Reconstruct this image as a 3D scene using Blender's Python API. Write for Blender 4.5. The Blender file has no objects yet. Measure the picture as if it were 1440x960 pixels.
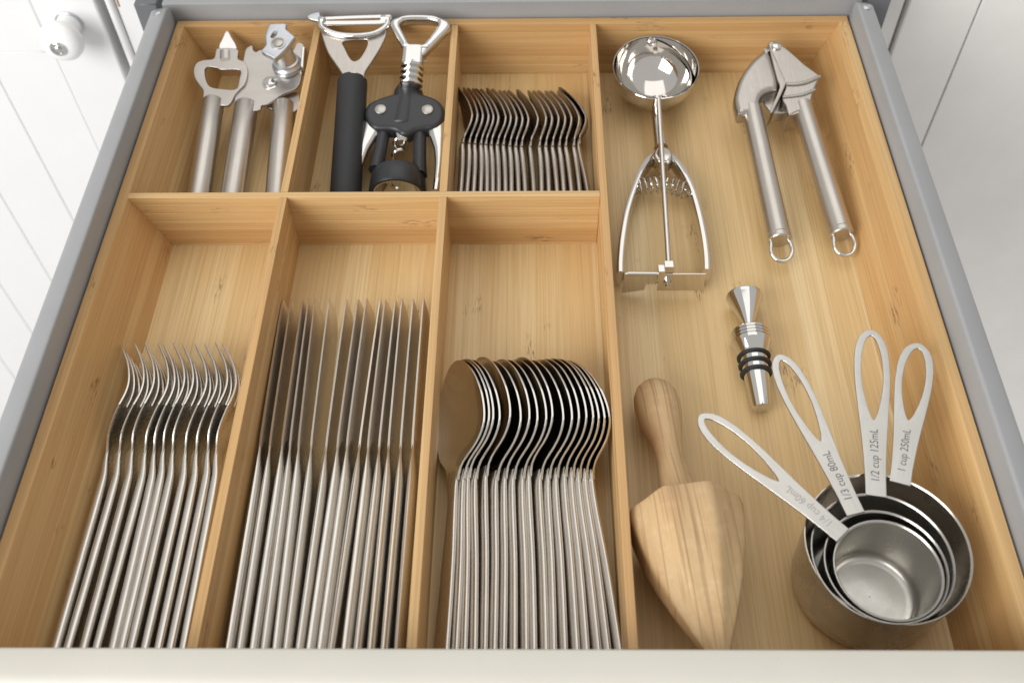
# A kitchen cutlery drawer seen from above: bamboo tray, cutlery and hand tools.
# All lengths below are written in millimetres; MM turns them into metres.
# World: x to the right, y away from the viewer (into the cabinet), z up; z = 0 is the tray's rim.
import bpy, bmesh, math, random
from mathutils import Vector, Matrix
MM = 0.001
rnd = random.Random(7)
S = bpy.context.scene
COL = S.collection

# ------------------------------------------------------------------ camera
cam_d = bpy.data.cameras.new('camera')
cam_d.sensor_width = 36.0
cam_d.lens = 35.2
cam_d.clip_start = 0.01
cam_d.clip_end = 50
cam = bpy.data.objects.new('camera', cam_d)
COL.objects.link(cam)
cam.matrix_world = (Matrix.Translation((0.26368, -0.63819, 0.45323)) @ Matrix.Rotation(math.radians(1.6646), 4, 'Z')
                    @ Matrix.Rotation(math.radians(36.7352), 4, 'X') @ Matrix.Rotation(math.radians(-1.4652), 4, 'Z'))
cam_d.dof.use_dof = True
cam_d.dof.focus_distance = 0.60
cam_d.dof.aperture_fstop = 9.0
S.camera = cam

# ------------------------------------------------------------------ world and lamps
world = bpy.data.worlds.new('World')
S.world = world
world.use_nodes = True
wn = world.node_tree
wn.nodes['Background'].inputs['Color'].default_value = (1.0, 0.985, 0.96, 1)
wn.nodes['Background'].inputs['Strength'].default_value = 0.60

def area_lamp(name, loc, target, size_x, size_y, watts, colour):
    d = bpy.data.lights.new(name, 'AREA')
    d.shape = 'RECTANGLE'; d.size = size_x; d.size_y = size_y
    d.energy = watts; d.color = colour
    o = bpy.data.objects.new(name, d)
    COL.objects.link(o)
    o.location = loc
    o.rotation_euler = (Vector(target) - Vector(loc)).to_track_quat('-Z', 'Y').to_euler()
    return o
area_lamp('window_light', (-1.25, -1.75, 1.05), (0.2, -0.1, -0.1), 1.7, 1.7, 62, (1.0, 0.99, 0.98))
area_lamp('overhead_fill', (0.30, 0.75, 2.1), (0.30, 0.55, 0), 2.0, 2.5, 13.5, (1.0, 0.985, 0.96))  # unseen panel added overhead, gives the metal bright reflections and soft fill

S.view_settings.view_transform = 'Standard'
S.view_settings.look = 'None'
S.view_settings.exposure = 0.0
S.view_settings.gamma = 1.0
S.view_settings.use_curve_mapping = False

# ------------------------------------------------------------------ materials
def new_mat(name):
    m = bpy.data.materials.new(name); m.use_nodes = True
    nt = m.node_tree
    b = nt.nodes['Principled BSDF']
    return m, nt, b
def N(nt, kind, **kw):
    n = nt.nodes.new(kind)
    for k, v in kw.items(): setattr(n, k, v)
    return n
def coords(nt, scale, kind='Object', rand=0.0):
    tc = N(nt, 'ShaderNodeTexCoord')
    mp = N(nt, 'ShaderNodeMapping')
    mp.inputs['Scale'].default_value = scale
    nt.links.new(tc.outputs[kind], mp.inputs['Vector'])
    if rand:
        oi = N(nt, 'ShaderNodeObjectInfo')
        ml = N(nt, 'ShaderNodeVectorMath', operation='SCALE')
        ml.inputs[0].default_value = (rand, rand * 0.73, rand * 1.31)
        nt.links.new(oi.outputs['Random'], ml.inputs['Scale'])
        nt.links.new(ml.outputs[0], mp.inputs['Location'])
    return mp.outputs['Vector']
def noise(nt, vec, scale=1.0, detail=3.0, rough=0.5, dist=0.0):
    n = N(nt, 'ShaderNodeTexNoise')
    n.inputs['Scale'].default_value = scale; n.inputs['Detail'].default_value = detail
    n.inputs['Roughness'].default_value = rough; n.inputs['Distortion'].default_value = dist
    nt.links.new(vec, n.inputs['Vector'])
    return n.outputs['Fac']
def remap(nt, fac, a, b, c=0.0, d=1.0, smooth=False):
    n = N(nt, 'ShaderNodeMapRange')
    if smooth: n.interpolation_type = 'SMOOTHSTEP'
    n.inputs['From Min'].default_value = a; n.inputs['From Max'].default_value = b
    n.inputs['To Min'].default_value = c; n.inputs['To Max'].default_value = d
    nt.links.new(fac, n.inputs['Value'])
    return n.outputs['Result']
def mix(nt, fac, a, b, mode='MIX'):
    n = N(nt, 'ShaderNodeMix', data_type='RGBA', blend_type=mode)
    for sock, v in (('Factor', fac), (6, a), (7, b)):
        s = n.inputs[sock] if isinstance(sock, int) else n.inputs[0]
        if hasattr(v, 'is_output') or hasattr(v, 'links'): nt.links.new(v, s)
        elif isinstance(v, (int, float)): s.default_value = v
        else: s.default_value = (*v, 1)
    return n.outputs[2]
def bump(nt, b, height, strength, dist):
    n = N(nt, 'ShaderNodeBump')
    n.inputs['Strength'].default_value = strength; n.inputs['Distance'].default_value = dist
    nt.links.new(height, n.inputs['Height'])
    nt.links.new(n.outputs['Normal'], b.inputs['Normal'])

def bamboo(name, axis, light, dark):
    """laminated bamboo, fibres running along the given axis"""
    m, nt, b = new_mat(name)
    def sc(along, across):
        return tuple(along if 'xyz'[i] == axis else across for i in range(3))
    fib = noise(nt, coords(nt, sc(9, 900), rand=37), 1, 4, 0.6)
    band = noise(nt, coords(nt, sc(1.5, 130), rand=11), 1, 2, 0.5)
    oi = N(nt, 'ShaderNodeObjectInfo')
    lam = remap(nt, oi.outputs['Random'], 0, 1, 0.0, 0.9)
    c = mix(nt, lam, light, dark)
    c = mix(nt, remap(nt, band, 0.40, 0.68, 0, 0.55), c, dark)
    c = mix(nt, remap(nt, fib, 0.42, 0.72, 0, 0.50), c, tuple(v * 0.62 for v in dark))
    # growth nodes: short scattered dark flecks in patches
    patch = noise(nt, coords(nt, sc(26, 60), rand=53), 1, 1, 0.4)
    fleck = noise(nt, coords(nt, sc(160, 900), rand=71), 1, 2, 0.6)
    pf = N(nt, 'ShaderNodeMath', operation='MULTIPLY')
    nt.links.new(remap(nt, patch, 0.66, 0.74), pf.inputs[0]); nt.links.new(remap(nt, fleck, 0.50, 0.66, 0, 0.75), pf.inputs[1])
    c = mix(nt, pf.outputs[0], c, (0.17, 0.075, 0.028))
    nt.links.new(c, b.inputs['Base Color'])
    nt.links.new(remap(nt, fib, 0.2, 0.8, 0.34, 0.5), b.inputs['Roughness'])
    b.inputs['Specular IOR Level'].default_value = 0.42
    bump(nt, b, fib, 0.25, 0.0002)
    return m
LIGHT, DARK = (0.75, 0.57, 0.31), (0.64, 0.435, 0.195)
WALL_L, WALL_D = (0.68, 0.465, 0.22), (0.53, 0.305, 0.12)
bam_floor = bamboo('bamboo_floor', 'y', LIGHT, DARK)
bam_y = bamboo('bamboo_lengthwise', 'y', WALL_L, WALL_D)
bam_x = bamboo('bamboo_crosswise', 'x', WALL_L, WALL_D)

def steel(name, col, rough, axis=None, aniso_scale=(30, 1500), strength=0.12, var=0.08, stain=0.0):
    m, nt, b = new_mat(name)
    b.inputs['Metallic'].default_value = 1.0
    big = noise(nt, coords(nt, (60, 60, 60), rand=19), 1, 4, 0.6)
    c = mix(nt, remap(nt, big, 0.3, 0.75), col, tuple(v * (1 - var) for v in col))
    if stain:
        st = noise(nt, coords(nt, (35, 35, 35), rand=5), 1, 5, 0.65)
        c = mix(nt, remap(nt, st, 0.5, 0.75, 0, stain), c, (0.42, 0.33, 0.24))
    nt.links.new(c, b.inputs['Base Color'])
    if axis:
        along, across = aniso_scale
        f = noise(nt, coords(nt, tuple(along if 'xyz'[i] == axis else across for i in range(3)), rand=23), 1, 3, 0.6)
        nt.links.new(remap(nt, f, 0.25, 0.75, rough * 0.75, rough * 1.3), b.inputs['Roughness'])
        bump(nt, b, f, strength, 0.0001)
    else:
        nt.links.new(remap(nt, big, 0.25, 0.75, rough * 0.7, rough * 1.35), b.inputs['Roughness'])
    return m
cutlery_steel = steel('satin_cutlery_steel', (0.70, 0.67, 0.62), 0.27, 'y', (25, 1800), 0.04)
knife_steel = steel('knife_blade_steel', (0.76, 0.71, 0.64), 0.36, 'z', (60, 1500), 0.02)
bowl_steel = steel('spoon_bowl_steel', (0.70, 0.67, 0.62), 0.16, None)
tea_steel = steel('worn_teaspoon_steel', (0.44, 0.395, 0.35), 0.24, 'y', (25, 1500), 0.04)
chrome = steel('polished_chrome', (0.70, 0.69, 0.67), 0.07, None, var=0.04)
scoop_steel = steel('polished_scoop_steel', (0.70, 0.67, 0.63), 0.075, None, var=0.05)
brushed = steel('brushed_tool_steel', (0.50, 0.465, 0.425), 0.30, 'x', (1400, 60), 0.03)
tube_steel = steel('satin_tube_steel', (0.60, 0.56, 0.51), 0.34, 'y', (30, 1500), 0.02)
plate_steel = steel('matt_plate_steel', (0.54, 0.51, 0.475), 0.33, 'x', (25, 1200), 0.03, stain=0.25)
cup_steel = steel('cup_steel', (0.55, 0.53, 0.49), 0.30, None, var=0.15)
cup_out = steel('cup_outer_steel', (0.60, 0.55, 0.48), 0.24, None, var=0.12)
handle_steel = steel('cup_handle_steel', (0.60, 0.585, 0.55), 0.32, 'y', (40, 1200), 0.06)
grey_cast = steel('plated_casting', (0.58, 0.60, 0.63), 0.33, None, var=0.1)

def paint(name, col, rough, var=0.06, bumpy=0.0, dirt=None):
    m, nt, b = new_mat(name)
    n = noise(nt, coords(nt, (18, 18, 18)), 1, 5, 0.6)
    c = mix(nt, remap(nt, n, 0.3, 0.75), col, tuple(v * (1 - var) for v in col))
    if dirt:
        d = noise(nt, coords(nt, (140, 140, 140)), 1, 3, 0.7)
        c = mix(nt, remap(nt, d, 0.72, 0.78, 0, 0.5), c, dirt)
    nt.links.new(c, b.inputs['Base Color'])
    b.inputs['Roughness'].default_value = rough
    if bumpy:
        bump(nt, b, noise(nt, coords(nt, (220, 220, 220)), 1, 3, 0.6), bumpy, 0.0004)
    return m
rail_paint = paint('grey_enamel', (0.33, 0.336, 0.342), 0.32, 0.10, 0.05, (0.24, 0.23, 0.22))
white_paint = paint('white_cabinet_paint', (0.79, 0.79, 0.79), 0.42, 0.03, 0.06)
board_paint = paint('aged_white_paint', (0.82, 0.80, 0.77), 0.5, 0.07, 0.08)
front_paint = paint('cream_paint', (0.58, 0.56, 0.495), 0.4, 0.06, 0.06, (0.40, 0.37, 0.32))
porcelain = paint('porcelain', (0.86, 0.86, 0.85), 0.12, 0.01)
dark_metal = paint('dark_runner_metal', (0.16, 0.165, 0.175), 0.45, 0.2)
inside_paint = paint('cabinet_inside', (0.25, 0.24, 0.23), 0.7)
groove_dark = paint('dark_gap', (0.06, 0.04, 0.03), 0.9)
rubber = paint('black_rubber', (0.022, 0.023, 0.025), 0.55, 0.3, 0.25)
plastic = paint('charcoal_plastic', (0.026, 0.027, 0.031), 0.38, 0.2, 0.10)
engraving = paint('engraved_ink', (0.10, 0.10, 0.10), 0.6, 0.2)
faint_engraving = paint('worn_engraved_ink', (0.36, 0.34, 0.31), 0.6, 0.2)
rust = paint('rust_spot', (0.42, 0.22, 0.10), 0.8, 0.4)

def oak():
    m, nt, b = new_mat('oak_wood')
    fib = noise(nt, coords(nt, (650, 22, 650)), 1, 4, 0.6)
    grain = noise(nt, coords(nt, (90, 2, 90)), 1, 1, 0.5, 0.0)
    pore = noise(nt, coords(nt, (950, 13, 30)), 1, 0, 0.4)
    fine = noise(nt, coords(nt, (520, 6, 22)), 1, 0, 0.3)
    ray = noise(nt, coords(nt, (70, 150, 160)), 1, 2, 0.5)
    tone = noise(nt, coords(nt, (22, 14, 22)), 1, 2, 0.5)
    c = mix(nt, remap(nt, grain, 0.35, 0.65), (0.56, 0.39, 0.205), (0.51, 0.335, 0.165))
    c = mix(nt, remap(nt, tone, 0.55, 0.75, 0, 0.22), c, (0.43, 0.235, 0.11))
    c = mix(nt, remap(nt, fib, 0.45, 0.8, 0, 0.35), c, (0.40, 0.24, 0.11))
    c = mix(nt, remap(nt, ray, 0.52, 0.7, 0, 0.30), c, (0.68, 0.50, 0.30))
    c = mix(nt, remap(nt, fine, 0.64, 0.68, 0, 0.4), c, (0.26, 0.14, 0.06))
    c = mix(nt, remap(nt, pore, 0.62, 0.70, 0, 0.5), c, (0.27, 0.145, 0.06))
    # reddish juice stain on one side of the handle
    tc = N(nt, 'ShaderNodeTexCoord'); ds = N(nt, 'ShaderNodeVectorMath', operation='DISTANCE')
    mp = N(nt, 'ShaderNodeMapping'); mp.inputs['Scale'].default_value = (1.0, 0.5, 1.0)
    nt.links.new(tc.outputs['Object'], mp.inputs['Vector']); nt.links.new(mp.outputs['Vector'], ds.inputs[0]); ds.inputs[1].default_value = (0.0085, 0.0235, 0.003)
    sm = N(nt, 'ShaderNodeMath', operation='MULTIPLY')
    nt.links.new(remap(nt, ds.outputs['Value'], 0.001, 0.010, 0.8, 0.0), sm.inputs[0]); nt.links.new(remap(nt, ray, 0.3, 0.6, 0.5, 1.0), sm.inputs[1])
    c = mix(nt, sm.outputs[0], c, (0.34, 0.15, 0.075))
    nt.links.new(c, b.inputs['Base Color'])
    b.inputs['Roughness'].default_value = 0.55
    bump(nt, b, fib, 0.25, 0.0003)
    return m
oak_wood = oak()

# ------------------------------------------------------------------ mesh helpers (millimetres in)
def V(p): return Vector(p)
def to_mesh(name, geo, m, smooth=38):
    verts, faces = geo
    me = bpy.data.meshes.new(name)
    me.from_pydata([tuple(c * MM for c in v) for v in verts], [], faces)
    bm = bmesh.new(); bm.from_mesh(me)
    bmesh.ops.remove_doubles(bm, verts=bm.verts, dist=1e-7)
    bmesh.ops.recalc_face_normals(bm, faces=bm.faces)
    bm.to_mesh(me); bm.free()
    me.materials.append(m)
    if smooth:
        me.shade_smooth(); me.set_sharp_from_angle(angle=math.radians(smooth))
    return me
class Flat(tuple):
    """vertices and faces of a shape with large flat faces"""
def join(*geos):
    vs, fs = [], []
    for v, f in geos:
        k = len(vs); vs += list(v); fs += [tuple(i + k for i in q) for q in f]
    return vs, fs
def shift(geo, d):
    return type(geo)(([(v[0] + d[0], v[1] + d[1], v[2] + d[2]) for v in geo[0]], geo[1]))
def xform(geo, M):
    return type(geo)(([tuple(M @ Vector(v)) for v in geo[0]], geo[1]))
def loft(rings, cap=True):
    vs, fs = [], []
    n = len(rings[0])
    for r in rings: vs += [tuple(p) for p in r]
    for i in range(len(rings) - 1):
        for j in range(n):
            fs.append((i * n + j, i * n + (j + 1) % n, (i + 1) * n + (j + 1) % n, (i + 1) * n + j))
    if cap:
        fs.append(tuple(range(n))); fs.append(tuple(range((len(rings) - 1) * n, len(rings) * n)))
    return vs, fs
def sring(c, u, v, a, b, n=16, e=2.0):
    """superellipse ring round c, half sizes a along u and b along v"""
    c, u, v = V(c), V(u), V(v); out = []
    for k in range(n):
        t = 2 * math.pi * (k + 0.5) / n
        cs, sn = math.cos(t), math.sin(t)
        out.append(c + u * (a * math.copysign(abs(cs) ** (2 / e), cs)) + v * (b * math.copysign(abs(sn) ** (2 / e), sn)))
    return out
def smooth_path(pts, sub=6):
    P_ = [V(p) for p in pts]; out = []
    for i in range(len(P_) - 1):
        p0 = P_[max(i - 1, 0)]; p1 = P_[i]; p2 = P_[i + 1]; p3 = P_[min(i + 2, len(P_) - 1)]
        for k in range(sub):
            t = k / sub
            out.append(0.5 * ((2 * p1) + (p2 - p0) * t + (2 * p0 - 5 * p1 + 4 * p2 - p3) * t * t + (3 * p1 - p0 - 3 * p2 + p3) * t ** 3))
    out.append(P_[-1])
    return out
def frames(pts):
    fr = []; up = None
    for i, p in enumerate(pts):
        t = (pts[min(i + 1, len(pts) - 1)] - pts[max(i - 1, 0)]).normalized()
        if up is None:
            up = Vector((0, 0, 1)) if abs(t.z) < 0.9 else Vector((0, 1, 0))
        u = (up - t * up.dot(t)).normalized(); up = u
        fr.append((p, u, t.cross(u)))
    return fr
def tube(pts, r, n=10, sub=0, ry=None, e=2.0, cap=True):
    """tube along points; r is a number or a list running along the path; ry = half size along the up direction"""
    P_ = smooth_path(pts, sub) if sub else [V(p) for p in pts]
    rings = []
    for i, (p, u, s) in enumerate(frames(P_)):
        f = i / (len(P_) - 1)
        def at(q):
            if not isinstance(q, (list, tuple)): return q
            x = f * (len(q) - 1); k = min(int(x), len(q) - 2); return q[k] + (q[k + 1] - q[k]) * (x - k)
        a = at(r); b = at(ry) if ry is not None else a
        rings.append(sring(p, s, u, a, b, n, e))
    return loft(rings, cap)
def lathe(profile, a, b, n=40, flute=None, cap=True):
    """revolve (t, radius) pairs round the line a->b; t in mm from a"""
    a, b = V(a), V(b); ax = (b - a).normalized()
    up = Vector((0, 0, 1)) if abs(ax.z) < 0.9 else Vector((0, 1, 0))
    u = (up - ax * up.dot(ax)).normalized(); s = ax.cross(u)
    rings = []
    for t, r in profile:
        ring = []
        for k in range(n):
            q = 2 * math.pi * k / n
            rr = r * (flute(t, q) if flute else 1)
            ring.append(a + ax * t + u * (rr * math.cos(q)) + s * (rr * math.sin(q)))
        rings.append(ring)
    return loft(rings, cap)
def box(x0, x1, y0, y1, z0, z1):
    v = [(x, y, z) for z in (z0, z1) for y in (y0, y1) for x in (x0, x1)]
    return v, [(0, 1, 3, 2), (4, 6, 7, 5), (0, 4, 5, 1), (2, 3, 7, 6), (0, 2, 6, 4), (1, 5, 7, 3)]
def prism(poly, axis, t0, t1):
    """poly of 2D points swept along x or y: (y,z) points along x, (x,z) points along y"""
    n = len(poly); vs = []
    for t in (t0, t1):
        vs += [(t, p[0], p[1]) if axis == 'x' else (p[0], t, p[1]) for p in poly]
    fs = [tuple(range(n)), tuple(range(n, 2 * n))] + [(i, (i + 1) % n, n + (i + 1) % n, n + i) for i in range(n)]
    return vs, fs
def bevelled(geo, w, seg=1):
    bm = bmesh.new()
    vs = [bm.verts.new(v) for v in geo[0]]
    for f in geo[1]: bm.faces.new([vs[i] for i in f])
    bmesh.ops.recalc_face_normals(bm, faces=bm.faces)
    bmesh.ops.bevel(bm, geom=list(bm.edges), offset=w, segments=seg, profile=0.5, affect='EDGES')
    bm.verts.ensure_lookup_table()
    out = Flat(([tuple(v.co) for v in bm.verts], [tuple(v.index for v in f.verts) for f in bm.faces]))
    bm.free()
    return out
def plate(outline, holes, thick, bev, sub=5, up=(0, 0, 1), sharp=False):
    """a flat plate with rounded edges from outlines given as 3D points lying in one plane;
    its top face lies in that plane and the thickness goes below"""
    pts = [V(p) for p in outline]
    c = sum(pts, Vector()) / len(pts)
    nrm = Vector()
    for i in range(len(pts)):
        nrm += (pts[i] - c).cross(pts[(i + 1) % len(pts)] - c)
    nrm.normalize()
    if nrm.dot(V(up)) < 0: nrm = -nrm
    u = Vector((1, 0, 0)) if abs(nrm.x) < 0.9 else Vector((0, 1, 0))
    u = (u - nrm * u.dot(nrm)).normalized(); v = nrm.cross(u)
    cu = bpy.data.curves.new('outline', 'CURVE')
    cu.dimensions = '2D'; cu.fill_mode = 'BOTH'
    cu.extrude = max(thick / 2 - bev, 0.0); cu.bevel_depth = bev; cu.bevel_resolution = 2; cu.offset = -bev
    for k, loop in enumerate([outline] + list(holes)):
        L = [V(p) for p in loop]
        if sub and not sharp:
            m = len(L); sm = []
            for i in range(m):
                p0, p1, p2, p3 = L[i - 1], L[i], L[(i + 1) % m], L[(i + 2) % m]
                for q in range(sub):
                    t = q / sub
                    sm.append(0.5 * ((2 * p1) + (p2 - p0) * t + (2 * p0 - 5 * p1 + 4 * p2 - p3) * t * t + (3 * p1 - p0 - 3 * p2 + p3) * t ** 3))
            L = sm
        q2 = [((p - c).dot(u), (p - c).dot(v)) for p in L]
        area = sum(q2[i][0] * q2[(i + 1) % len(q2)][1] - q2[(i + 1) % len(q2)][0] * q2[i][1] for i in range(len(q2)))
        if (area > 0) != (k == 0): q2.reverse()
        sp = cu.splines.new('POLY'); sp.points.add(len(q2) - 1); sp.use_cyclic_u = True
        for w, pt in zip(q2, sp.points): pt.co = (w[0], w[1], 0, 1)
    ob = bpy.data.objects.new('outline', cu); COL.objects.link(ob)
    dg = bpy.context.evaluated_depsgraph_get()
    me = bpy.data.meshes.new_from_object(ob.evaluated_get(dg))
    vs = [tuple(c + u * w.co.x + v * w.co.y + nrm * (w.co.z - thick / 2)) for w in me.vertices]
    fs = [tuple(p.vertices) for p in me.polygons]
    bpy.data.objects.remove(ob); bpy.data.curves.remove(cu); bpy.data.meshes.remove(me)
    return Flat((vs, fs))
def helix(a, b, r, turns, wire, n=8, per=14):
    a, b = V(a), V(b); ax = (b - a).normalized()
    up = Vector((0, 0, 1)); u = (up - ax * up.dot(ax)).normalized(); s = ax.cross(u)
    k = int(turns * per)
    pts = [a + (b - a) * (i / k) + (u * math.cos(2 * math.pi * i / per) + s * math.sin(2 * math.pi * i / per)) * r for i in range(k + 1)]
    return tube(pts, wire, n)

# ------------------------------------------------------------------ object helpers
def thing(name, label, cat, loc=(0, 0, 0), group=None):
    o = bpy.data.objects.new(name, None); COL.objects.link(o)
    o.location = V(loc) * MM; o.empty_display_size = 0.02
    o['label'] = label; o['category'] = cat
    if group: o['group'] = group
    o['base'] = list(loc)
    return o
def holder(name, parent):
    o = bpy.data.objects.new(name, None); COL.objects.link(o); o.parent = parent; o['base'] = [0, 0, 0]
    o.empty_display_size = 0.01
    return o
def root_of(o):
    while o.parent: o = o.parent
    return o
def flat_faces(o):
    """keep large flat faces flat beside their rounded edges"""
    w = o.modifiers.new('weighted_normals', 'WEIGHTED_NORMAL'); w.keep_sharp = True; w.weight = 80
def part(name, geo, m, parent, smooth=38, label=None):
    """geo in world millimetres; the mesh is stored relative to the thing's base"""
    b = root_of(parent).get('base', (0, 0, 0))
    me = to_mesh(name, shift(geo, (-b[0], -b[1], -b[2])), m, smooth)
    o = bpy.data.objects.new(name, me); COL.objects.link(o); o.parent = parent
    if isinstance(geo, Flat): flat_faces(o)
    if label: o['label'] = label
    return o
def local_part(name, geo, m, parent, M):
    """geo in its own axes, placed by the matrix M (millimetres); keeps its own texture axes"""
    b = root_of(parent).get('base', (0, 0, 0))
    me = to_mesh(name, geo, m)
    o = bpy.data.objects.new(name, me); COL.objects.link(o); o.parent = parent
    if isinstance(geo, Flat): flat_faces(o)
    Mm = M.copy(); Mm.translation = (M.translation - V(b)) * MM
    o.matrix_local = Mm
    return o
def copy_tree(src, parent=None):
    c = src.copy(); COL.objects.link(c); c.parent = parent
    for ch in src.children: copy_tree(ch, c)
    return c
def axis_frame(a, b, roll=0.0):
    """matrix with origin a, y towards b, x level, then rolled about y (radians)"""
    a, b = V(a), V(b); y = (b - a).normalized()
    x = y.cross(Vector((0, 0, 1))).normalized(); z = x.cross(y)
    M = Matrix((x, y, z)).transposed().to_4x4(); M.translation = a
    return M @ Matrix.Rotation(roll, 4, 'Y')

F = -45.4            # height of the tray's floor
FRONT = -476.0       # inner face of the tray's front wall

# ================================================================== the cabinet behind
YD = 60.0            # front plane of the cabinet doors
cab = thing('cabinet', 'white painted kitchen cabinet frame and dark opening behind the drawer', 'cabinet', (250, 60, -700))
for x0, x1 in ((-71.5, -50), (545, 566)):
    part('stile', bevelled(box(x0, x1, YD + 4, YD + 26, -760, 60), 1.0), white_paint if x0 < 0 else board_paint, cab)
part('bead', tube([(-75.5, YD + 4, -760), (-75.5, YD + 4, 60)], 3.6, 12), white_paint, cab)
part('bottom_rail', bevelled(box(-50, 545, YD + 4.5, YD + 26, -760, -95), 1.0), white_paint, cab)
part('inside_back', box(-90, 600, 480, 486, -200, 80), inside_paint, cab)
part('inside_floor', box(-90, 600, YD + 27, 480, -110, -104), inside_paint, cab)
for x0, x1 in ((-96, -90), (600, 606)):
    part('inside_side', box(x0, x1, YD + 27, 480, -104, 80), inside_paint, cab)
rs = part('rust_stain', bevelled(box(-69.9, -68.2, YD + 3.75, YD + 4.2, -32, -25), 0.15), rust, cab)

door = thing('cupboard', 'white panelled cupboard front with grooved boards and a round porcelain knob', 'cupboard', (-250, 60, -700))
XE = -86.0
part('door_stile', bevelled(box(-138, XE, YD, YD + 19, -760, 60), 1.2), white_paint, door)
part('door_rail', bevelled(box(-520, -138.3, YD + 0.1, YD + 19, -73, 60), 1.2), white_paint, door)
x = -138.3
while x > -500:
    part('board', bevelled(box(x - 58.65, x - 0.15, YD + 1.2, YD + 13, -760, -73.2), 0.8), white_paint, door)
    x -= 58.8
kb = (-113.5, YD, -44.5)
kn = part('knob', lathe([(0, 9.5), (0.5, 10), (9, 9.4), (13, 10.0), (16, 13.5), (19, 16.4), (23, 17.4), (27, 16.6), (30.5, 13.8), (32.5, 10.0), (33.2, 6.5), (33.3, 0.4)], kb, (kb[0], kb[1] - 10, kb[2]), 48), porcelain, door)
part('collar', lathe([(0, 10.2), (0, 11.2), (1.5, 11.2), (2.2, 10.4), (2.2, 9)], kb, (kb[0], kb[1] - 10, kb[2]), 40), grey_cast, kn)
sc_ = (kb[0], kb[1] - 33.0, kb[2])
part('screw', join(lathe([(0, 6.6), (1.2, 6.6), (1.9, 5.8), (1.6, 4.6), (0.8, 4.2), (0.8, 0.3)], sc_, (sc_[0], sc_[1] - 5, sc_[2]), 28),
                   lathe([(0.3, 2.9), (1.9, 2.7), (2.6, 1.8), (2.8, 0.3)], sc_, (sc_[0], sc_[1] - 5, sc_[2]), 20)), chrome, kn)

part('stile_return', box(566.2, 568.6, YD + 15, YD + 17, -760, 60), groove_dark, cab, 0)
boards = thing('board_panel', 'aged white painted boards with dark gaps beside the drawer', 'panel', (750, 60, -700))
part('backing', box(569.5, 999, YD + 18.4, YD + 20, -759, 59), groove_dark, boards, 0)
part('board', bevelled(box(568.8, 624.6, YD, YD + 18, -760, 60), 0.8), board_paint, boards)
part('board', bevelled(box(625.9, 1000, YD - 0.3, YD + 18, -760, 60), 0.8), board_paint, boards)

# ================================================================== the drawer
drawer = thing('drawer', 'pulled-out kitchen drawer with grey metal sides and cream painted front', 'drawer', (250, -240, -60))
def rail(sign, x_in):
    # cross-section: inner face up, rounded crease, gently sloping top, rounded outer edge
    prof = [(0, -58), (0, 14.6), (0.35, 15.6), (1.2, 16.0), (2.4, 16.0), (6.5, 15.4), (10.6, 14.6), (12.0, 14.0), (12.8, 12.8), (13.0, 11.0), (13.0, -58)]
    rings = []
    ys = [-483, -300, -100, -20, -9, -4.5, -2.2, -1.0]
    for y in ys:
        k = max(0.0, (y + 9) / 8.0)
        dz = -10.0 * (1 - math.sqrt(max(0, 1 - k * k))) if k > 0 else 0
        rings.append([Vector((x_in + sign * px, y, pz + (dz if pz > 0 else 0))) for px, pz in prof])
    o = part('side_rail', loft(rings), rail_paint, drawer, 50)
    part('rivet', lathe([(0, 3.0), (0.5, 2.9), (0.9, 2.0), (1.0, 0.2)], (x_in + sign * 6.5, -12.5, 15.5), (x_in + sign * 6.5, -12.5, 20), 20), grey_cast, o)
rail(-1, -0.6); rail(1, 500.6)
part('back_panel', bevelled(box(-8, 508, 2.0, 12, -58, 12.8), 0.9, 2), rail_paint, drawer)
part('bottom_panel', box(-0.4, 500.4, -482, 1.9, -58, F - 6.2), rail_paint, drawer, 0)
fp = [(-483, -120), (-483, 19.0), (-483.4, 19.8), (-484.2, 20.0), (-494.5, 20.0), (-497.5, 19.4), (-500, 17.6), (-501.6, 15), (-502, 12), (-502, -120)]
part('front_panel', prism(fp, 'x', -42, 542), front_paint, drawer, 50)
for s_, x_ in ((-1, -13.8), (1, 513.8)):
    part('runner', bevelled(box(min(x_, x_ + s_ * 17), max(x_, x_ + s_ * 17), 6, 300, -62, 10), 0.8), dark_metal, drawer)

# ================================================================== the bamboo tray
tray = thing('cutlery_tray', 'bamboo cutlery tray with seven compartments filling the drawer', 'tray', (250, -240, F - 6))
def jit(a): return rnd.uniform(-a, a)
NS = 7
zs = [F - 6 + (0 - (F - 6)) * i / NS for i in range(NS + 1)]
def strips_y(hold, xa, xb, y0, y1, top=0.0, m=None):
    """stack of strips running along y; xa, xb give the two faces at a height"""
    for i in range(NS):
        z0, z1 = zs[i], zs[i + 1] + (top if i == NS - 1 else 0)
        j0, j1 = jit(0.07), jit(0.07)
        poly = [(xa(z0) + j0, z0), (xb(z0) + j1, z0), (xb(z1) + j1, z1), (xa(z1) + j0, z1)]
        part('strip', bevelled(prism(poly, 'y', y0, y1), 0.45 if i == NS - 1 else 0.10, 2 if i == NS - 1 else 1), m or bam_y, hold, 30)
def strips_x(hold, ya, yb, x0, x1, top=0.0, relief=0.07):
    for i in range(NS):
        z0, z1 = zs[i], zs[i + 1] + (top if i == NS - 1 else 0)
        j0, j1 = jit(relief), jit(relief)
        poly = [(ya + j0, z0), (yb + j1, z0), (yb + j1, z1), (ya + j0, z1)]
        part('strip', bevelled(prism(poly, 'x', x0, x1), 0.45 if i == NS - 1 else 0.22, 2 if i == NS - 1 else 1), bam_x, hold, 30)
def lin(a, b): return lambda z: b + (a - b) * (z - F) / (0 - F)      # a at the rim, b at the floor
h = holder('side_wall', tray); strips_y(h, lambda z: 1.0, lin(7.4, 23.8), -480, -7.5)
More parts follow.
